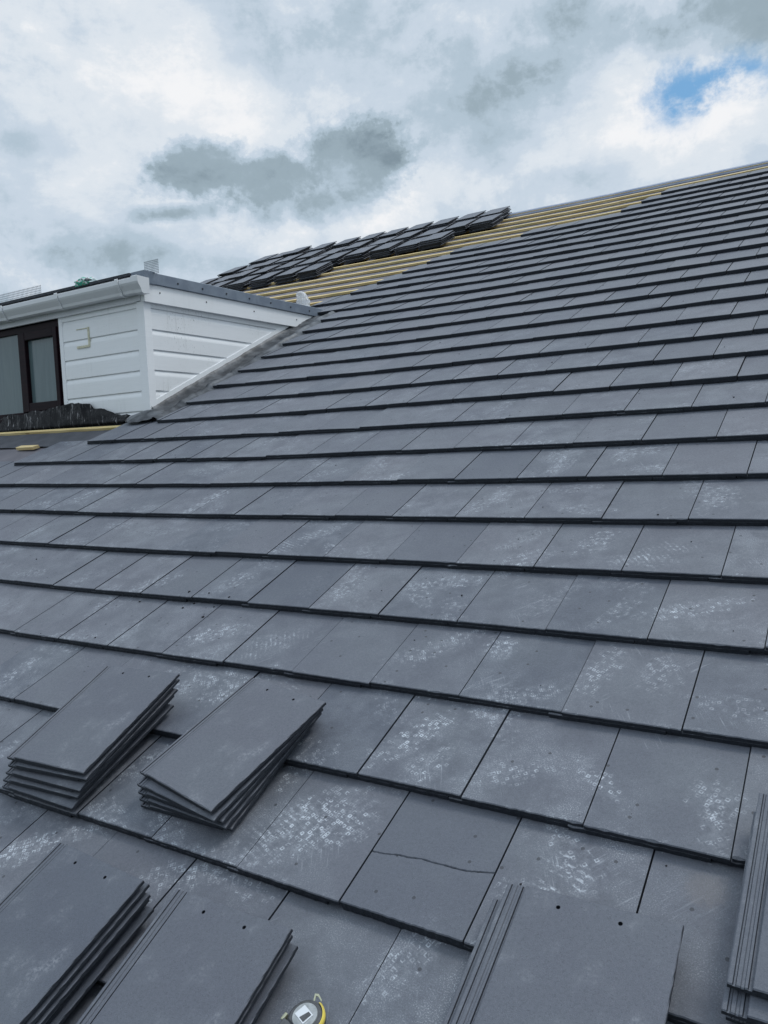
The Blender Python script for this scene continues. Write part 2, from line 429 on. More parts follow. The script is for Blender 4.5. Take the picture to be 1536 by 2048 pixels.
UR = 8.5
def left_end(k):
    if k <= 6: return -7.9
    if k == 7: return -14.5 * W - .012
    if k == 8: return -13 * W - .012
    if k <= 16: return -3.435
    return {17: -13.5, 18: -13.5, 19: -12.5, 20: -12, 21: -11.5, 22: -11, 23: -10.5, 24: -8, 25: -4.5, 26: -4, 27: -3.5}[k] * W

def slab(V, F, tint, dust, u0, u1, nt0, nb0, k, seg, jt, tv, dv, vfront=0.0, flags=None, v_hi=None, front_fn=None, back_fn=None):
    """one piece of a laid tile: top at nt0, underside at nb0 (at the front edge), sloping with the course"""
    v0 = k * G + jt[0] + vfront
    v1 = v_hi if v_hi is not None else k * G + .42
    sl = T / G
    c = .0022
    base = len(V)
    rows = []
    for i in range(seg + 1):
        a = i / seg; u = u0 + (u1 - u0) * a
        uu = u
        rj = (noise.noise(Vector((u * 90, k * 7.1, 3.3))) * .0012 + noise.noise(Vector((u * 320, k * 7.1, 9.3))) * .0008) if seg > 1 else 0
        rk = (noise.noise(Vector((u * 75, k * 3.7, 8.8))) * .0011) if seg > 1 else 0
        chip = max(0.0, noise.noise(Vector((u * 38, k * 5.3, 1.7))) - .42) * .012 if seg > 1 else 0
        w = nw(u) + jt[1] + (a - .5) * jt[2]
        f0 = v0 + rj + (front_fn(u) if front_fn else 0); b1 = v1 + (back_fn(u) if back_fn else 0)
        def n_at(v, top): return w - (v - k * G) * sl + top
        rows.append([(uu, b1, n_at(b1, nt0)), (uu, f0 + c + chip, n_at(f0 + c + chip, nt0)), (uu, f0, n_at(f0, nt0 - c - chip * .8) ), (uu, f0 + rk, n_at(f0, nb0)), (uu, b1, n_at(b1, nb0))])
    for r in rows: V.extend(r)
    for i in range(seg):
        p, q = base + 5 * i, base + 5 * (i + 1)
        for j in range(4):
            F.append((p + j, p + j + 1, q + j + 1, q + j)); tint.append(tv); dust.append(dv)
        F.append((p + 4, p, q, q + 4)); tint.append(tv); dust.append(dv)
    F.append(tuple(base + j for j in (4, 3, 2, 1, 0))); tint.append(tv); dust.append(dv)
    e = base + 5 * seg
    F.append(tuple(e + j for j in range(5))); tint.append(tv); dust.append(dv)

def finish(name, V, F, tint, dust, parent):
    me = mesh(name, V, F)
    for nm, arr in (('tint', tint), ('dust', dust)):
        at = me.attributes.new(nm, 'FLOAT', 'FACE'); at.data.foreach_set('value', arr)
    b = bmesh.new(); b.from_mesh(me); bmesh.ops.recalc_face_normals(b, faces=b.faces[:]); b.to_mesh(me); b.free()
    return link(name, me, M_LAID, parent)

def crack_line(u):
    pts = [(-.02, .1405), (.0019, .1417), (.032, .1435), (.068, .1505), (.095, .1512), (.123, .1565), (.15, .1552), (.174, .1562), (.205, .1558), (.234, .1570), (.262, .163), (.2924, .1707), (.32, .172)]
    for (a, b), (c, d) in zip(pts, pts[1:]):
        if a <= u <= c:
            return b + (d - b) * (u - a) / (c - a) + noise.noise(Vector((u * 210, 0, 0))) * .0012
    return pts[0][1] if u < 0 else pts[-1][1]

rng = random.Random(3)
for k in range(-4, 28):
    V, F, ti, du = [], [], [], []
    off = 0.0 if k % 2 == 0 else .5
    ul = left_end(k)
    i0 = math.floor(ul / W - off)
    near = k <= 8
    i = i0
    while True:
        u0 = (i + off) * W; u1 = u0 + W
        if u0 > UR: break
        i += 1
        if u1 < ul + .02: continue
        gp = .0017 if k <= 8 else (.0025 if k <= 13 else .0034)
        cu0 = max(u0 + gp, ul); cu1 = u1 - gp
        jt = (rng.gauss(0, .0018) + .004 * noise.noise(Vector((u0 * .6, k * 2.3, 1))), rng.gauss(0, .0009), rng.gauss(0, .0022))
        tv = min(1, max(0, rng.gauss(.5, .27)))
        inview = -5.5 < u0 < 1.6 + max(0, k) * .25
        seg = (26 if k <= 3 else 14) if (near and inview) else (4 if inview else 1)
        dv = rng.uniform(.5, 1.15) * (1.0 if k <= 6 else max(.12, 1.0 - (k - 6) * .09))
        if rng.random() < .14: dv *= .25
        if k == 0 and i - 1 == 0:
            # the cracked tile is a part of its own: two pieces either side of an open crack
            CV, CF, ct, cdv = [], [], [], []
            v00 = k * G + jt[0]
            slab(CV, CF, ct, cdv, cu0, cu1, 0, -T + .0005, k, 60, jt, tv, dv * .8, back_fn=lambda u: crack_line(u) - .0016 - (k * G + .42))
            slab(CV, CF, ct, cdv, cu0, cu1, 0.0006, -T + .0005, k, 60, jt, tv, dv * .5, front_fn=lambda u: crack_line(u) + .0002 - v00)
            o = finish('cracked_tile', CV, CF, ct, cdv, roof)
            finish('tile_course', V, F, ti, du, roof); V, F, ti, du = [], [], [], []
            o['label'] = 'laid tile with a dark hairline crack running right across its face'
            continue
        if near and inview:
            slab(V, F, ti, du, cu0, cu1, 0, -.0122, k, seg, jt, tv, dv)
            l0 = max(u0 - .037, ul)
            slab(V, F, ti, du, l0 + .0012, u1 - .0385, -.0124, -T + .0005, k, seg, jt, tv, dv, vfront=.0006 + abs(rng.gauss(0, .0007)))
        else:
            slab(V, F, ti, du, cu0, cu1, 0, -T + .0005, k, seg, jt, tv, dv)
    finish('tile_course', V, F, ti, du, roof)

# battens: one at the head of every tile course, running on past the laid tiles
def batten(v1, ua, ub, hgt=.025):
    b = bmesh.new()
    n = max(2, int((ub - ua) / .5))
    prev = None
    for i in range(n + 1):
        u = ua + (ub - ua) * i / n; w = nw(u) + noise.noise(Vector((u * .8, v1 * 5, 0))) * .002
        dv = noise.noise(Vector((u * .6, v1 * 3, 5))) * .004
        r = [b.verts.new((u, v1 + dv + a, w - .0865 + c)) for a, c in ((-.038, 0), (0, 0), (0, hgt), (-.038, hgt))]
        if prev:
            for j in range(4): b.faces.new((prev[j], prev[(j + 1) % 4], r[(j + 1) % 4], r[j]))
        else: b.faces.new(r[::-1])
        prev = r
    b.faces.new(prev)
    bmesh.ops.recalc_face_normals(b, faces=b.faces[:])
    return fromraw('batten', b, M_BATT, roof)

for k in range(18, 30):
    batten(k * G + .418, -7.9, min(UR, {27: 9, 28: 9, 29: 9}.get(k, left_end(min(k, 27)) + 1.5)))
batten(8 * G + .418, -7.9, -3.6)
# underlay and ridge
def sheet(name, m, u0, u1, v0, v1, n, nu, nv, amp=.004, parent=roof, sc=3.0):
    b = bmesh.new(); g = []
    for i in range(nu + 1):
        row = []
        for j in range(nv + 1):
            u = u0 + (u1 - u0) * i / nu; v = v0 + (v1 - v0) * j / nv
            row.append(b.verts.new((u, v, n + nw(u) + noise.noise(Vector((u * sc, v * sc, n * 9))) * amp)))
        g.append(row)
    for i in range(nu):
        for j in range(nv): b.faces.new((g[i][j], g[i + 1][j], g[i + 1][j + 1], g[i][j + 1]))
    return fromraw(name, b, m, parent, True)
sheet('underlay', M_UNDER, -7.93, 8.6, -1.4, 9.92, -.0915, 140, 90)
M_SHEET = simple('dark_breather_membrane', (.060, .064, .074), (.085, .088, .10), 6, .8, .25, .4, .006)
du_ = sheet('underlay', M_SHEET, -7.9, -3.5, 8.33 * G, 9.75 * G, -.079, 90, 14, .006, roof, 5.0)
du_['label'] = 'darker sheet of underlay below the dormer window'
# ridge: membrane dressed over the ridge board, and the far slope beyond it
rb = bmesh.new()
nr = 60; prev = None
for i in range(nr + 1):
    u = -7.95 + 16.55 * i / nr; w = nw(u) + noise.noise(Vector((u * 1.3, 2, 0))) * .004
    r = [rb.verts.new((u, v, w + n)) for v, n in ((9.86, -.088), (9.90, -.050), (9.955, -.046), (9.985, -.062), (10.6, -.66), (15.0, -4.85))]
    if prev:
        for j in range(5): rb.faces.new((prev[j], r[j], r[j + 1], prev[j + 1]))
    prev = r
fromraw('ridge_membrane', rb, M_RIDGE, roof, False)
# eaves board closing the foot of the slope
eb = bmesh.new(); box(eb, -7.95, 8.6, -1.42, -1.39, -.35, -.06)
fromraw('eaves_board', eb, M_TRIM, roof)

# ------------------------------------------------------------------ loose tiles
TW, TL = .332, .42
def loose_tile_mesh(th, holes):
    # cross-section (u, n): ribbed interlock rail on the left, flat face, overhanging lip on the right
    x = lambda a: a - TW / 2
    top = th; sec = [(0, .0), (0, top * .56), (.002, top * .62), (.008, top * .62), (.0095, top * .46), (.0125, top * .46), (.014, top * .62), (.020, top * .62), (.0215, top * .52), (.0255, top * .52),
           (.027, top * .62), (.031, top * .62), (.0325, top * .42), (.0375, top * .42), (.0385, top - .0012), (.0400, top)]
    nf = 22 if holes else 1
    sec += [(.04 + (TW - .0415) * i / nf, top) for i in range(1, nf + 1)]
    sec += [(TW, top - .0014), (TW, top * .44), (TW - .036, top * .38), (TW - .038, 0)]
    b = bmesh.new()
    NR_ = 30 if holes else 6
    rings = []
    rr = random.Random(5)
    # along the length: front chamfer then body
    vs = [(-TL / 2, .0018), (-TL / 2 + .0022, 0.0)] + [(-TL / 2 + TL * i / NR_, 0) for i in range(1, NR_)] + [(TL / 2 - .002, 0), (TL / 2, .0018)]
    for v, c in vs:
        ring = []
        for a, n in sec:
            pu, pv, pn_ = x(a), v, (max(0, n - c) if n > top * .5 else n)
            if holes:                                   # cast edges are never quite straight
                q = Vector((a * 70, v * 70, n * 120))
                if a in (0, TW): pu += noise.noise(q) * .0011 + max(0, noise.noise(q * .6 + Vector((3, 1, 2))) - .35) * (.004 if a == 0 else -.004)
                if abs(v) > TL / 2 - .003: pv += noise.noise(q + Vector((9, 4, 1))) * .0012 - math.copysign(max(0, noise.noise(q * .5 + Vector((7, 7, 7))) - .35) * .005, v)
                if 0.04 < a < TW - .01: pn_ += noise.noise(Vector((a * 9, v * 9, 5))) * .0005
            ring.append(b.verts.new((pu, pv, pn_)))
        rings.append(ring)
    n = len(sec)
    for r, q in zip(rings, rings[1:]):
        for i in range(n):
            j = (i + 1) % n
            b.faces.new((r[i], q[i], q[j], r[j]))
    b.faces.new(rings[0]); b.faces.new(rings[-1][::-1])
    bmesh.ops.recalc_face_normals(b, faces=b.faces[:])
    me = D.meshes.new('roof_tile'); b.to_mesh(me); b.free()
    if holes:
        o = D.objects.new('tmp', me); COL.objects.link(o)
        c = bmesh.new()
        for hx in (.112, .228):
            cyl(c, (x(hx), TL / 2 - .030, top / 2), (0, 0, 1), .0042, th * 3, 14)
        cm = D.meshes.new('cut'); c.to_mesh(cm); c.free()
        co = D.objects.new('cut', cm); COL.objects.link(co)
        md = o.modifiers.new('b', 'BOOLEAN'); md.object = co; md.operation = 'DIFFERENCE'; md.solver = 'EXACT'
        dg = bpy.context.evaluated_depsgraph_get()
        me2 = D.meshes.new_from_object(o.evaluated_get(dg))
        D.objects.remove(o); D.objects.remove(co); me2.name = 'roof_tile'; me = me2
    me.materials.clear(); me.materials.append(M_LOOSE)
    return me

ME_NEAR = loose_tile_mesh(.0155, True)
ME_FAR = loose_tile_mesh(.0185, False)
ORD = ['top', 'second', 'third', 'fourth', 'fifth', 'sixth']

def place_tile(me, u, v, n, yaw, tilt, roll, label, group):
    o = D.objects.new('roof_tile', me); COL.objects.link(o)
    L = Matrix.Translation((u, v, n)) @ Matrix.Rotation(yaw, 4, 'Z') @ Matrix.Rotation(tilt, 4, 'X') @ Matrix.Rotation(roll, 4, 'Y')
    o.matrix_world = ROOF @ L
    return tag(o, label, 'roof tile', group)

rad = math.radians
# name, u, v, n(top face centre), yaw, tilt, roll, [per lower tile: du, dv, dyaw], spacing
STACKS = [
 ('the square stack just left of the twisted stack', -1.028, .257, .1075, 2.8, -.9, .7, [(-.002, -.007, 1.2), (-.008, -.024, -1.0), (-.024, -.034, -.4), (-.024, -.050, -3.0)], .0205),
 ('the twisted stack whose top tile is turned askew', -.510, .299, .086, -11.1, -.66, -1.2, [(-.004, -.016, 3.0), (-.014, -.012, 7.4), (-.016, -.016, 8.4), (-.027, -.012, 11.6)], .0180),
 ('the stack cut off by the bottom left corner', -.586, -.349, .097, -3.5, .9, -.6, [(.002, .004, .5), (.004, -.006, 0), (-.006, -.010, 1.0), (.004, -.016, .5)], .0185),
 ('the stack left of the tape measure', -.177, -.335, .072, -.2, 1.4, -1.0, [(-.004, -.004, .5), (.003, -.008, -.5), (-.006, -.014, .4)], .0178),
 ('the stack right of the tape measure, at the bottom edge', .527, -.090, .067, .9, -2.4, -.5, [(-.022, -.030, .4), (-.012, -.012, -.3), (-.02, -.02, .3)], .0166),
 ('the stack cut off by the right edge', .941, .239, .074, -.9, -2.1, .1, [(-.006, -.034, .2), (.004, -.010, -.4), (-.004, -.020, .3)], .0180),
]
for nm, u, v, n, yw, tl, rl, low, sp in STACKS:
    for i in range(len(low) + 1):
        du, dv, dy = (0, 0, 0) if i == 0 else low[i - 1]
        tilt = rad(tl * (1 - .15 * i)); 
        lab = f'{ORD[i]} grey tile of {nm}' if i == 0 else f'{ORD[i]} grey tile down in {nm}'
        place_tile(ME_NEAR, u + du, v + dv, n - .0155 - sp * i + (0 if i in (0, len(low)) else random.Random(i * 7 + int(u * 100)).uniform(-.0012, .0012)), rad(yw + dy), tilt, rad(rl * (1 - .2 * i)), lab, 'loose tiles stacked on the laid tiles')

rng = random.Random(21)
ROWS = [('along the ridge', 29.30, [-3.25, -3.64, -4.05, -4.46, -4.87, -5.28, -5.74, -6.20, -6.66, -7.02, -7.37]),
        ('in the second row below the ridge', 27.55, [-3.16, -3.53, -3.95, -4.36, -4.78, -5.20, -5.62, -6.05, -6.47, -6.85, -7.21, -7.57]),
        ('in the third row below the ridge', 25.70, [-3.60, -3.97, -4.35, -4.78, -5.19, -5.61, -6.03, -6.46, -6.90, -7.32, -7.72]),
        ('in the lowest row', 23.95, [-5.18, -5.58, -6.02, -6.46, -6.92, -7.35, -7.74])]
STN = ['first', 'second', 'third', 'fourth', 'fifth', 'sixth', 'seventh', 'eighth', 'ninth', 'tenth', 'eleventh', 'twelfth']
for ri, (rn, vf, us) in enumerate(ROWS):
    for si, ur in enumerate(us):
        cnt = 6 if (ri == 0 and si == 8) else (4 if rng.random() < .12 and ri != 0 else 5)
        v0 = vf * G + rng.gauss(0, .015) + TL / 2
        for i in range(cnt):
            lvl = cnt - 1 - i            # i counts from the top
            n = -.057 + nw(ur) * .7 + lvl * .0208 + (.004 if ri < 3 else 0)
            lab = f'{ORD[i]} tile of the {STN[si]} stack from the right {rn}' if i == 0 else f'{ORD[i]} tile down, {STN[si]} stack from the right {rn}'
            place_tile(ME_FAR, ur - TW / 2 + rng.gauss(0, .006) - .012 * (i % 2), v0 + rng.gauss(0, .010) + lvl * .004, n, rad(rng.gauss(0, 1.2)), rad(-.5), 0, lab, 'stacks of loose tiles waiting on the battens')

# ------------------------------------------------------------------ dormer
def hz(x, y, z): return Vector((x, y, z))
DM = Matrix.Translation((0, 0, H))
dormer = empty('dormer', DM, 'white clad flat roofed dormer with dark framed window on the left of the roof', 'dormer')
TANA = math.tan(AL)
CX = -3.73; FY = 2.89; DL = -7.6
Z_TOP = 2.17
LINES = [2.137, 1.975, 1.820, 1.664, 1.506, 1.353, 1.20, 1.05]
def clad_profile(zt, zb, lines):
    """(depth outwards, z) from top to bottom"""
    pr = [(.010, zt)]
    for z in lines:
        if z < zb + .03: break
        pr += [(.010, z + .003), (.0085, z), (.000, z + .001), (.000, z - .003), (.0045, z - .018), (.0085, z - .034), (.010, z - .044)]
    pr.append((.010, zb))
    return pr
def clad(name, a0, a1, fn, zb, mt=None):
    b = bmesh.new(); pr = clad_profile(Z_TOP + .02, zb, LINES)
    r0 = [b.verts.new(fn(a0, d, z)) for d, z in pr]; r1 = [b.verts.new(fn(a1, d, z)) for d, z in pr]
    for i in range(len(pr) - 1): b.faces.new((r0[i], r0[i + 1], r1[i + 1], r1[i]))
    # backing to give the wall thickness
    k0 = [b.verts.new(fn(a0, -.06, z)) for z in (Z_TOP + .02, zb)]; k1 = [b.verts.new(fn(a1, -.06, z)) for z in (Z_TOP + .02, zb)]
    b.faces.new((k0[0], k1[0], k1[1], k0[1]))
    b.faces.new((r0[0], r1[0], k1[0], k0[0])); b.faces.new((r0[-1], k0[1], k1[1], r1[-1]))
    bmesh.ops.recalc_face_normals(b, faces=b.faces[:])
    return fromraw(name, b, mt or M_CLAD, dormer)
clad('front_cladding', -4.722, CX - .045, lambda a, d, z: hz(a, FY - d, z), 1.22)
M_CHEEK = white_pvc('weathered_pvc_cheek', (.78, .80, .82), .55)
clad('cheek_cladding', FY + .03, 5.3, lambda a, d, z: hz(CX - .012 + d, a, z), 1.1, M_CHEEK)
# left cheek and back-up of the dormer, out of the frame
b = bmesh.new(); box(b, DL, DL + .06, FY + .02, 5.4, 1.0, 2.3); fromraw('far_cheek', b, M_CLAD, dormer)
# corner post (folded trim)
b = bmesh.new()
box(b, CX - .080, CX + .006, FY - .018, FY + .052, 1.26, Z_TOP + .01, .004)
fromraw('corner_post', b, M_TRIM, dormer)
# vertical trim beside window
b = bmesh.new(); box(b, -4.768, -4.722, FY - .014, FY + .05, 1.27, Z_TOP + .01, .003); fromraw('window_side_trim', b, M_TRIM, dormer)
# cheek trim along the slope
b = bmesh.new()
def slope_pt(x, y, off):   # offset measured square to the slope
    return hz(x, y - off * math.sin(AL), y * TANA + off * math.cos(AL))
for x in (CX - .004, CX + .010): pass
pv = []
for x in (CX - .02, CX + .0045):
    for y, off in ((FY + .052, .022), (5.06, .022), (5.06, .066), (FY + .052, .066)):
        pv.append(b.verts.new(slope_pt(x, y, off)))
for f in ((0, 1, 2, 3), (7, 6, 5, 4), (0, 4, 5, 1), (1, 5, 6, 2), (2, 6, 7, 3), (3, 7, 4, 0)): b.faces.new([pv[i] for i in f])
bmesh.ops.recalc_face_normals(b, faces=b.faces[:])
fromraw('cheek_trim', b, M_TRIM, dormer)
# barge board: sawn to the roof slope at its back end
b = bmesh.new(); pv = []
for x in (CX - .01, CX + .030):
    for y, z in ((FY - .025, 2.172), (4.72, 2.186), (5.02, 2.325), (FY - .025, 2.318)):
        pv.append(b.verts.new(hz(x, y, z)))
for f in ((0, 1, 2, 3), (7, 6, 5, 4), (0, 4, 5, 1), (1, 5, 6, 2), (2, 6, 7, 3), (3, 7, 4, 0)): b.faces.new([pv[i] for i in f])
bmesh.ops.recalc_face_normals(b, faces=b.faces[:])
barge = fromraw('barge_board', b, M_TRIM, dormer)
for yy in (3.02, 3.52, 4.11, 4.72):
    c = bmesh.new(); cyl(c, (CX + .031, yy, 2.255), (1, 0, 0), .006, .005, 10); fromraw('screw', c, M_SCREW, barge)
# grey roof edge trim
b = bmesh.new()
prof = [(-.16, 2.392), (.036, 2.398), (.042, 2.394), (.046, 2.312), (.034, 2.306), (.034, 2.388), (-.16, 2.384)]
extrude_profile(b, prof, lambda a, z, t: hz(CX + a, t, z + (t - FY) * .005), FY + .06, 5.26)
bmesh.ops.recalc_face_normals(b, faces=b.faces[:])
edge = fromraw('roof_edge_trim', b, M_GREY, dormer)
for yy in (3.20, 3.47, 3.75, 4.04, 4.33, 4.62, 4.91):
    c = bmesh.new(); cyl(c, (CX + .046, yy, 2.350 + (yy - FY) * .005), (1, 0, 0), .0075, .006, 10); fromraw('screw', c, M_SCREW, edge)
b = bmesh.new(); box(b, CX - .10, CX + .049, FY - .03, FY + .075, 2.306, 2.403, .004)
fromraw('trim_corner', b, M_GREY, dormer)
# flat roof with felt edge
b = bmesh.new(); box(b, DL, CX - .02, FY - .02, 5.30, 2.365, 2.387); fromraw('flat_roof', b, M_FELT, dormer)
b = bmesh.new(); box(b, DL, CX - .10, FY - .045, FY + .03, 2.378, 2.400, .003); fromraw('felt_drip', b, M_FELT, dormer)
# fascia and soffit
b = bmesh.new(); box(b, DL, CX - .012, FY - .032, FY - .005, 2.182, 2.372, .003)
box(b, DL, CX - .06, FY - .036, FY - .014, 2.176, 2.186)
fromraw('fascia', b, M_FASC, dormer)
# gutter
b = bmesh.new()
gy = FY - .036
gp = [(0, 2.325), (0, 2.224), (-.052, 2.220), (-.066, 2.226), (-.072, 2.246), (-.098, 2.284), (-.104, 2.298), (-.104, 2.328), (-.098, 2.331), (-.097, 2.298), (-.092, 2.286), (-.066, 2.249), (-.060, 2.231), (-.050, 2.226), (-.006, 2.230), (-.006, 2.325)]
n = len(gp)
extrude_profile(b, gp, lambda a, z, t: hz(t, gy + a, z), DL, -3.635)
bmesh.ops.recalc_face_normals(b, faces=b.faces[:])
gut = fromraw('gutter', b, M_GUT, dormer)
def gutter_band(x0, x1, g, name):
    b = bmesh.new()
    pr = [(0.0, 2.329), (0, 2.220), (-.053, 2.212), (-.073, 2.219), (-.081, 2.243), (-.107, 2.281), (-.114, 2.296), (-.114, 2.336)]
    pi = [(a * .93 - .001, z + .005) for a, z in pr[::-1]]
    extrude_profile(b, pr + pi, lambda a, z, t: hz(t, gy - .0005 + a, z), x0, x1)
    bmesh.ops.recalc_face_normals(b, faces=b.faces[:])
    return fromraw(name, b, M_GUT, g)
for x in (-3.862, -4.594, -5.350, -6.08, -6.81): gutter_band(x - .018, x + .018, gut, 'gutter_bracket')
# stop end
b = bmesh.new()
pr = [(.002, 2.333), (.002, 2.217), (-.053, 2.211), (-.072, 2.219), (-.079, 2.243), (-.105, 2.281), (-.111, 2.296), (-.111, 2.336)]
extrude_profile(b, pr, lambda a, z, t: hz(t, gy + a, z), -3.637, -3.628)
pi = [(a * .93 - .001, z + .004) for a, z in pr[::-1]]
extrude_profile(b, pr + pi, lambda a, z, t: hz(t, gy + a, z), -3.70, -3.6375)
bmesh.ops.recalc_face_normals(b, faces=b.faces[:])
fromraw('stop_end', b, M_GUT, gut)

# window
def frame_ring(b, x0, x1, z0, z1, wl, wr, wt, wb, y0, y1, bev=.004):
    box(b, x0, x0 + wl, y0, y1, z0, z1, bev); box(b, x1 - wr, x1, y0, y1, z0, z1, bev)
    box(b, x0 + wl - .001, x1 - wr + .001, y0 + .0015, y1, z1 - wt, z1, bev); box(b, x0 + wl - .001, x1 - wr + .001, y0 + .0015, y1, z0, z0 + wb, bev)
wx0, wx1, wz0, wz1 = -6.72, -4.768, 1.385, 2.172
b = bmesh.new()
frame_ring(b, wx0, wx1, wz0, wz1, .06, .045, .055, .05, FY + .0, FY + .07)
box(b, -5.362, -5.325, FY - .001, FY + .07, wz0 + .045, wz1 - .05, .003)
window = fromraw('window', b, M_BROWN, dormer)
b = bmesh.new()
frame_ring(b, -5.338, -4.806, 1.432, 2.118, .092, .050, .072, .076, FY - .016, FY + .05, .006)
fromraw('sash', b, M_BROWN, window)
def glass_material():
    m, t, b = mat('obscured_glass', rough=.16, spec=.55)
    p = t.obj()
    n = t.noise(t.vec('MULTIPLY', p, (40, 40, 3)), 1.0, 3, .5)
    a = t.mix(t.ss(n, .35, .7), (.085, .125, .135), (.10, .142, .150))
    t.put(b.inputs['Base Color'], a)
    bump(t, b, t.noise(p, 160, 2, .5), .12, .001)
    return m
M_GLASS = glass_material()
for (x0, x1, z0, z1) in ((-5.25, -4.853, 1.505, 2.05), (wx0 + .055, -5.36, wz0 + .045, wz1 - .05)):
    b = bmesh.new(); box(b, x0, x1, FY + .020, FY + .032, z0, z1); fromraw('pane', b, M_GLASS, window)
b = bmesh.new(); box(b, wx0, wx1 + .01, FY - .05, FY + .05, 1.345, 1.388, .004); fromraw('sill', b, M_BROWN, window)
b = bmesh.new(); box(b, wx0, wx1, FY + .09, FY + .12, 1.2, 2.3)
box(b, DL, wx0, FY - .01, FY + .05, 1.2, 2.2); box(b, DL, -4.70, FY + .0, FY + .06, 1.0, 1.36)
fromraw('wall_backing', b, M_FELT, dormer)
# old adhesive outline left on the cladding
M_GLUE = simple('yellowed_adhesive', (.50, .49, .36), (.66, .64, .50), 60, .6, .3, .3)
b = bmesh.new()
yf = FY - .0135
box(b, -4.400, -4.383, yf - .004, yf + .006, 1.905, 2.062); box(b, -4.545, -4.400, yf - .0045, yf + .006, 1.903, 1.921); box(b, -4.545, -4.401, yf - .0018, yf + .004, 2.054, 2.059)
fromraw('adhesive_residue', b, M_GLUE, dormer)

# lead flashing in the valley between cheek and tiles (built in roof axes)
def to_d(u, v, n):
    q = roofp(u, v, n); return Vector((q.x, q.y, q.z - H))
def lead_strip():
    b = bmesh.new()
    cs = [(-3.734, .030), (-3.728, .016), (-3.718, .002), (-3.69, -.018), (-3.64, -.028), (-3.58, -.030), (-3.535, -.020), (-3.510, .006), (-3.494, .012), (-3.480, .004), (-3.462, -.010), (-3.40, -.014)]
    prev = None; N = 130
    for i in range(N + 1):
        v = 2.99 + 2.56 * i / N
        r = []
        for j, (u, n) in enumerate(cs):
            amp = .010 if 2 < j < 10 else .003
            q = Vector((u * 7, v * 5, 1.0))
            du = noise.noise(q * 1.3) * amp * .9 + (noise.noise(Vector((v * 2.2, 3, 1))) * .012 if 5 < j < 10 else 0)
            dn = noise.noise(q * 2.1 + Vector((5, 2, 1))) * amp + noise.noise(q * 6) * amp * .5
            if v < 3.2 and j < 4: u, dn = -3.70 + .004 * j, -n - .004
            stp = -((v / G) % 1.0) * .012 if j > 6 else 0
            r.append(b.verts.new(to_d(u + du, v, n + .018 + dn + stp)))
        if prev:
            for j in range(len(cs) - 1): b.faces.new((prev[j], r[j], r[j + 1], prev[j + 1]))
        prev = r
    bmesh.ops.recalc_face_normals(b, faces=b.faces[:])
    return fromraw('lead_flashing', b, M_LEAD, dormer, True)
lead_strip()
# saddle of lead dressed onto the tiles at the foot of the corner
b = bmesh.new()
c0 = b.verts.new(to_d(-3.66, 3.06, .035)); ring = []
NS = 40
for rr_, dn in ((.45, .004), (.8, -.004), (1.0, -.014)):
    row = []
    for i in range(NS):
        a = 2 * math.pi * i / NS
        wob = 1 + .12 * noise.noise(Vector((math.cos(a) * 1.5, math.sin(a) * 1.5, 2)))
        du, dv = math.cos(a) * .165 * rr_ * wob, math.sin(a) * .12 * rr_ * wob
        row.append(b.verts.new(to_d(-3.655 + du, 3.05 + dv, .036 + dn + noise.noise(Vector((du * 20, dv * 20, 4))) * .006)))
    ring.append(row)
for i in range(NS):
    j = (i + 1) % NS
    b.faces.new((c0, ring[0][i], ring[0][j]))
    for p_, q_ in zip(ring, ring[1:]): b.faces.new((p_[i], q_[i], q_[j], p_[j]))
bmesh.ops.recalc_face_normals(b, faces=b.faces[:])
sad = fromraw('lead_saddle', b, M_LEAD, dormer, True)
# black crinkled apron under the window, its loose top edge curling
b = bmesh.new(); NX, NZ = 170, 12; grid = []
tops = [(-7.4, 1.40), (-5.67, 1.395), (-5.45, 1.425), (-5.32, 1.405), (-5.18, 1.438), (-5.00, 1.428), (-4.82, 1.452), (-4.62, 1.468), (-4.40, 1.445), (-4.36, 1.405), (-4.24, 1.395), (-4.10, 1.345), (-3.93, 1.325)]
def interp(x):
    for (a, c), (d, e) in zip(tops, tops[1:]):
        if a <= x <= d: return c + (e - c) * (x - a) / (d - a)
    return tops[-1][1]
for i in range(NX + 1):
    x = -7.4 + (7.4 - 3.93) * i / NX
    zt = interp(x) + noise.noise(Vector((x * 16, 0, 0))) * .014 + noise.noise(Vector((x * 45, 2, 0))) * .004
    zb = 1.285
    row = []
    for j in range(NZ + 1):
        t = j / NZ; z = zb + (zt - zb) * t
        y = 2.795 + .055 * t + noise.noise(Vector((x * 7, t * 1.2, 1))) * .020 * (.3 + t) + noise.noise(Vector((x * 24 + t * 3, t * 1.5, 7))) * .010 + noise.noise(Vector((x * 60 + t * 8, t * 2, 4))) * .004
        row.append(b.verts.new(hz(x, y, z)))
    row.insert(0, b.verts.new(hz(x, 2.80 + noise.noise(Vector((x * 5, 9, 1))) * .008, 1.262 + (.0))))
    grid.append(row)
for i in range(NX):
    for j in range(NZ + 1): b.faces.new((grid[i][j], grid[i + 1][j], grid[i + 1][j + 1], grid[i][j + 1]))
bmesh.ops.recalc_face_normals(b, faces=b.faces[:])
ap = fromraw('apron_flashing', b, M_APRON, dormer, True)
md = ap.modifiers.new('thickness', 'SOLIDIFY'); md.thickness = .002

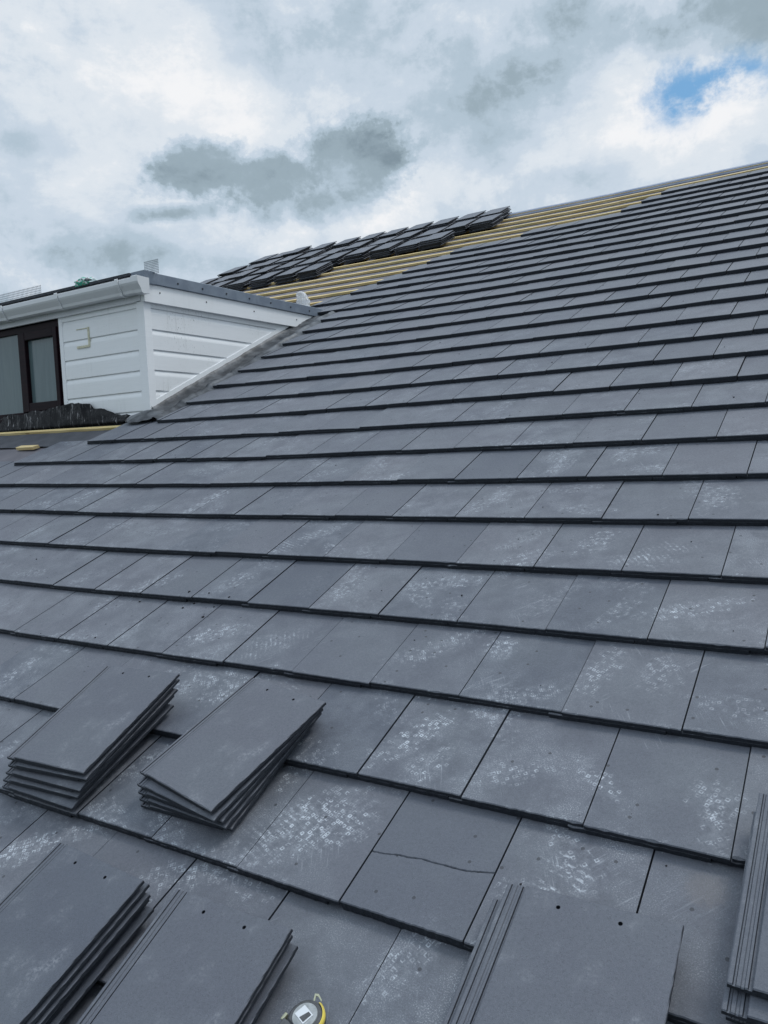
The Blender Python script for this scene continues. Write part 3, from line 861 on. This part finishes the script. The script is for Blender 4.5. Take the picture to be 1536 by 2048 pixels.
# ------------------------------------------------------------------ odds and ends
# timber offcut lying by the ends of the courses
b = bmesh.new()
rr = [(-.13, -.019), (.10, -.019), (.135, .019), (-.10, .019)]
lo = [b.verts.new((x, y, 0)) for x, y in rr]; hi = [b.verts.new((x, y, .025)) for x, y in rr]
b.faces.new(lo[::-1]); b.faces.new(hi)
for i in range(4): b.faces.new((lo[i], lo[(i + 1) % 4], hi[(i + 1) % 4], hi[i]))
bmesh.ops.bevel(b, geom=b.edges[:], offset=.0015, segments=1, affect='EDGES')
M_OFF = simple('fresh_pine', (.70, .56, .30), (.58, .43, .20), 3, .65, .3, .1, .001, (2, 40, 40))
oc = fromraw('timber_offcut', b, M_OFF)
oc.matrix_world = ROOF @ Matrix.Translation((-4.70, 2.702, -.044)) @ Matrix.Rotation(rad(-2), 4, 'Z')
tag(oc, 'short pale yellow timber offcut lying where the tile courses end below the dormer window', 'timber offcut')

# scrap of clear plastic wrap standing up behind the dormer's grey trim
m, t, bs = mat('clear_plastic_wrap', (.86, .88, .9), .25, .5)
bs.inputs['Transmission Weight'].default_value = .45; bs.inputs['Alpha'].default_value = .72
bump(t, bs, t.noise(t.obj(), 40, 6, .7, 1.5), .6, .01)
b = bmesh.new(); NU, NVv = 20, 20; grid = []
for i in range(NU):
    row = []
    a = 2 * math.pi * i / NU
    for j in range(NVv + 1):
        t_ = j / NVv
        rx = (.085 - .03 * t_) * (1 - .75 * max(0, t_ - .93) / .07)
        q = Vector((math.cos(a) * 1.3, math.sin(a) * 1.3, t_ * 3))
        k_ = 1 + .30 * noise.noise(q * 1.6) + .15 * noise.noise(q * 5)
        row.append(b.verts.new((math.cos(a) * rx * k_ - .055 * t_, math.sin(a) * rx * .55 * k_, t_ * .22)))
    grid.append(row)
for i in range(NU):
    for j in range(NVv): b.faces.new((grid[i][j], grid[(i + 1) % NU][j], grid[(i + 1) % NU][j + 1], grid[i][j + 1]))
b.faces.new([r[-1] for r in grid])
w = fromraw('plastic_wrap', b, m, None, True)
w.location = (-3.83, 5.04, H + 2.375)
tag(w, 'crumpled clear plastic wrap sticking up behind the grey edge of the dormer roof', 'plastic wrap')

# crumpled bag on the flat roof edge, green with red marks
m, t, bs = mat('printed_plastic_bag', rough=.4)
p = t.obj(); n1 = t.noise(p, 26, 3, .5); n2 = t.noise(t.vec('ADD', p, (4, 1, 2)), 30, 2, .5)
a = t.mix(t.ss(n1, .46, .52), (.03, .30, .20), (.45, .55, .56)); a = t.mix(t.ss(n2, .60, .64), a, (.50, .06, .10)); a = t.mix(t.ss(t.noise(p, 18, 2), .58, .64), a, (.05, .07, .08))
t.put(bs.inputs['Base Color'], a)
b = bmesh.new(); bmesh.ops.create_icosphere(b, subdivisions=4, radius=1)
for v in b.verts:
    q = v.co.copy(); k_ = 1 + .28 * noise.noise(q * 2.3) + .16 * noise.noise(q * 6)
    v.co = Vector((q.x * .115 * k_, q.y * .07 * k_, max(-.02, q.z * .045 * k_)))
bagm = fromraw('plastic_bag', b, m, None, True); bagm.location = (-4.385, FY - .005, H + 2.405)
tag(bagm, 'small crumpled green and red plastic bag lying on the dormer roof edge above the gutter', 'bag')

# offcuts of wire mesh standing on the dormer's flat roof
M_WIRE = mat('dark_mesh_wire', (.05, .065, .09), .5, .4)[0]
def mesh_panel(name, x0, x1, y, z0, z1, pitch, r, label, lean=0.0):
    b = bmesh.new()
    def bar(p, q):
        d = (q - p); cyl(b, (p + q) / 2, d, r, d.length, 5)
    w = x1 - x0; h = z1 - z0
    nx = int(w / pitch); nz = int(h / pitch)
    for i in range(nx + 1): bar(Vector((i * pitch, 0, 0)), Vector((i * pitch + random.uniform(-.3, .3) * r, 0, nz * pitch + pitch * .4)))
    for j in range(nz + 1): bar(Vector((-pitch * .3, r * 1.5, j * pitch)), Vector((nx * pitch + pitch * .3, r * 1.5, j * pitch)))
    o = fromraw(name, b, M_WIRE)
    o.location = (x0, y, H + z0); o.rotation_euler = (rad(lean), 0, 0)
    return tag(o, label, 'wire mesh', 'offcuts of wire mesh on the dormer roof')
mesh_panel('wire_mesh', -3.78, -3.62, 2.955, 2.388, 2.492, .0125, .0013, 'square piece of wire mesh standing behind the front corner of the dormer roof')
mesh_panel('wire_mesh', -6.25, -5.06, 2.945, 2.388, 2.505, .0185, .0013, 'long strip of wire mesh standing on the dormer roof at the left edge')

# tape measure on the tiles between two stacks
TM = ROOF @ Matrix.Translation((.083, -.247, .003)) @ Matrix.Scale(.93, 4) @ Matrix.Rotation(rad(-8), 4, 'Z') @ Matrix.Rotation(rad(-6), 4, 'X')
tape = empty('tape_measure', TM, 'round black and yellow tape measure lying on the tiles between two stacks', 'tape measure')
M_RUB = simple('black_rubber', (.045, .048, .052), (.07, .074, .08), 60, .6, .4, .2)
M_YEL = simple('yellow_plastic', (.60, .48, .08), (.42, .34, .07), 30, .4, .5, .05)
M_SIL = simple('worn_silver_label', (.30, .315, .32), (.19, .205, .21), 60, .35, .5, .1, .001, (1, 1, 1), .3)
M_CHR = mat('chrome', (.52, .53, .54), .35, .5, 1.0)[0]
b = bmesh.new()
NSEG = 48
def ringpts(r, z, flat=True):
    pts = []
    for i in range(NSEG):
        a = 2 * math.pi * i / NSEG
        x, y = math.cos(a) * r, math.sin(a) * r
        if flat and y < -r * .62: y = -r * .62 - (abs(y) - r * .62) * .25
        pts.append((x, y, z))
    return pts
prof = [(.030, 0), (.036, .003), (.0385, .009), (.0385, .023), (.0365, .029), (.032, .0325), (.029, .0328)]
rows = [[b.verts.new(p) for p in ringpts(r, z)] for r, z in prof]
for p_, q_ in zip(rows, rows[1:]):
    for i in range(NSEG): b.faces.new((p_[i], p_[(i + 1) % NSEG], q_[(i + 1) % NSEG], q_[i]))
b.faces.new(rows[0][::-1]); b.faces.new(rows[-1])
box(b, -.0395, -.012, -.041, -.022, .002, .030, .003)
fromraw('case', b, M_RUB, tape, False)
b = bmesh.new(); cyl(b, (0, .001, .0335), (0, 0, 1), .0265, .0024, 40, .0255); face = fromraw('face_label', b, M_SIL, tape)
b = bmesh.new(); box(b, -.018, .013, -.012, .013, .0345, .0356, .0003)
bmesh.ops.rotate(b, cent=(0, 0, 0), matrix=Matrix.Rotation(rad(-14), 3, 'Z'), verts=b.verts[:]); c_ = fromraw('belt_clip', b, M_CHR, tape)
b = bmesh.new(); vs_ = [b.verts.new(q) for q in ((.001, .0105, .0360), (.0095, .0105, .0360), (.0095, -.0095, .0360), (-.004, -.0095, .0360))]
b.faces.new(vs_); r_ = bmesh.ops.extrude_face_region(b, geom=b.faces[:]); bmesh.ops.translate(b, vec=(0, 0, .0004), verts=[q for q in r_['geom'] if isinstance(q, bmesh.types.BMVert)])
bmesh.ops.rotate(b, cent=(0, 0, 0), matrix=Matrix.Rotation(rad(-14), 3, 'Z'), verts=b.verts[:]); bmesh.ops.recalc_face_normals(b, faces=b.faces[:]); fromraw('clip_slot', b, M_RUB, c_)
# yellow rim arc
b = bmesh.new(); prev = None
for i in range(25):
    a = rad(-28 + 108 * i / 24)
    r = [b.verts.new((math.cos(a) * q, math.sin(a) * q, z)) for q, z in ((.0392, .021), (.0406, .023), (.0404, .029), (.0380, .0325), (.0365, .0328), (.0365, .026))]
    if prev:
        for j in range(6): b.faces.new((prev[j], prev[(j + 1) % 6], r[(j + 1) % 6], r[j]))
    else: b.faces.new(r)
    prev = r
b.faces.new(prev[::-1]); bmesh.ops.recalc_face_normals(b, faces=b.faces[:])
fromraw('yellow_rim', b, M_YEL, tape, False)
# hook tab and wrist loop stub
b = bmesh.new()
pp = [(-.012, .036), (-.020, .050), (-.012, .0535), (.002, .047), (.004, .0435), (-.009, .0485), (-.0145, .0475), (-.008, .036)]
extrude_profile(b, pp, lambda x, y, z: Vector((x, y, z)), .022, .0245); bmesh.ops.recalc_face_normals(b, faces=b.faces[:])
M_OLV = mat('dull_olive_metal', (.30, .31, .22), .4, .5, .3)[0]
fromraw('tape_hook', b, M_OLV, tape)
b = bmesh.new(); box(b, -.047, -.040, -.026, -.010, .010, .026, .002); fromraw('lock_button', b, M_OLV, tape)

# grains of mortar and tile crumbs
b = bmesh.new(); rg = random.Random(11)
def crumb(u, v, s, h):
    k = v / G; fr = k - math.floor(k)
    n = nw(u) - fr * T
    t = bmesh.new(); bmesh.ops.create_icosphere(t, subdivisions=1, radius=s)
    for q in t.verts:
        q.co *= 1 + rg.uniform(-.35, .35); q.co.z *= .6
        q.co += Vector((u, v, n + s * .3))
    me = D.meshes.new('t'); t.to_mesh(me); t.free(); b.from_mesh(me); D.meshes.remove(me)
for _ in range(130):
    v = rg.random() ** 1.7 * 5.5 - .3; u = rg.uniform(-3.2, 1.6)
    crumb(u, v, rg.uniform(.0012, .0034) * (1 + v * .12), 0)
for u, v in ((-1.33, .93), (-1.22, .95), (-1.27, 1.02), (-1.30, .98), (-1.18, .90), (-1.62, .95), (-1.15, 1.02), (-1.36, 1.03)):
    crumb(u + rg.uniform(-.02, .02), v + rg.uniform(-.02, .02), rg.uniform(.004, .007), 0)
M_CRUMB = mat('dark_crumbs', (.022, .022, .026), .9, .2)[0]
cro = fromraw('mortar_crumbs', b, M_CRUMB); cro.matrix_world = ROOF
tag(cro, 'dark crumbs of mortar scattered over the laid tiles', 'crumbs', kind='stuff')
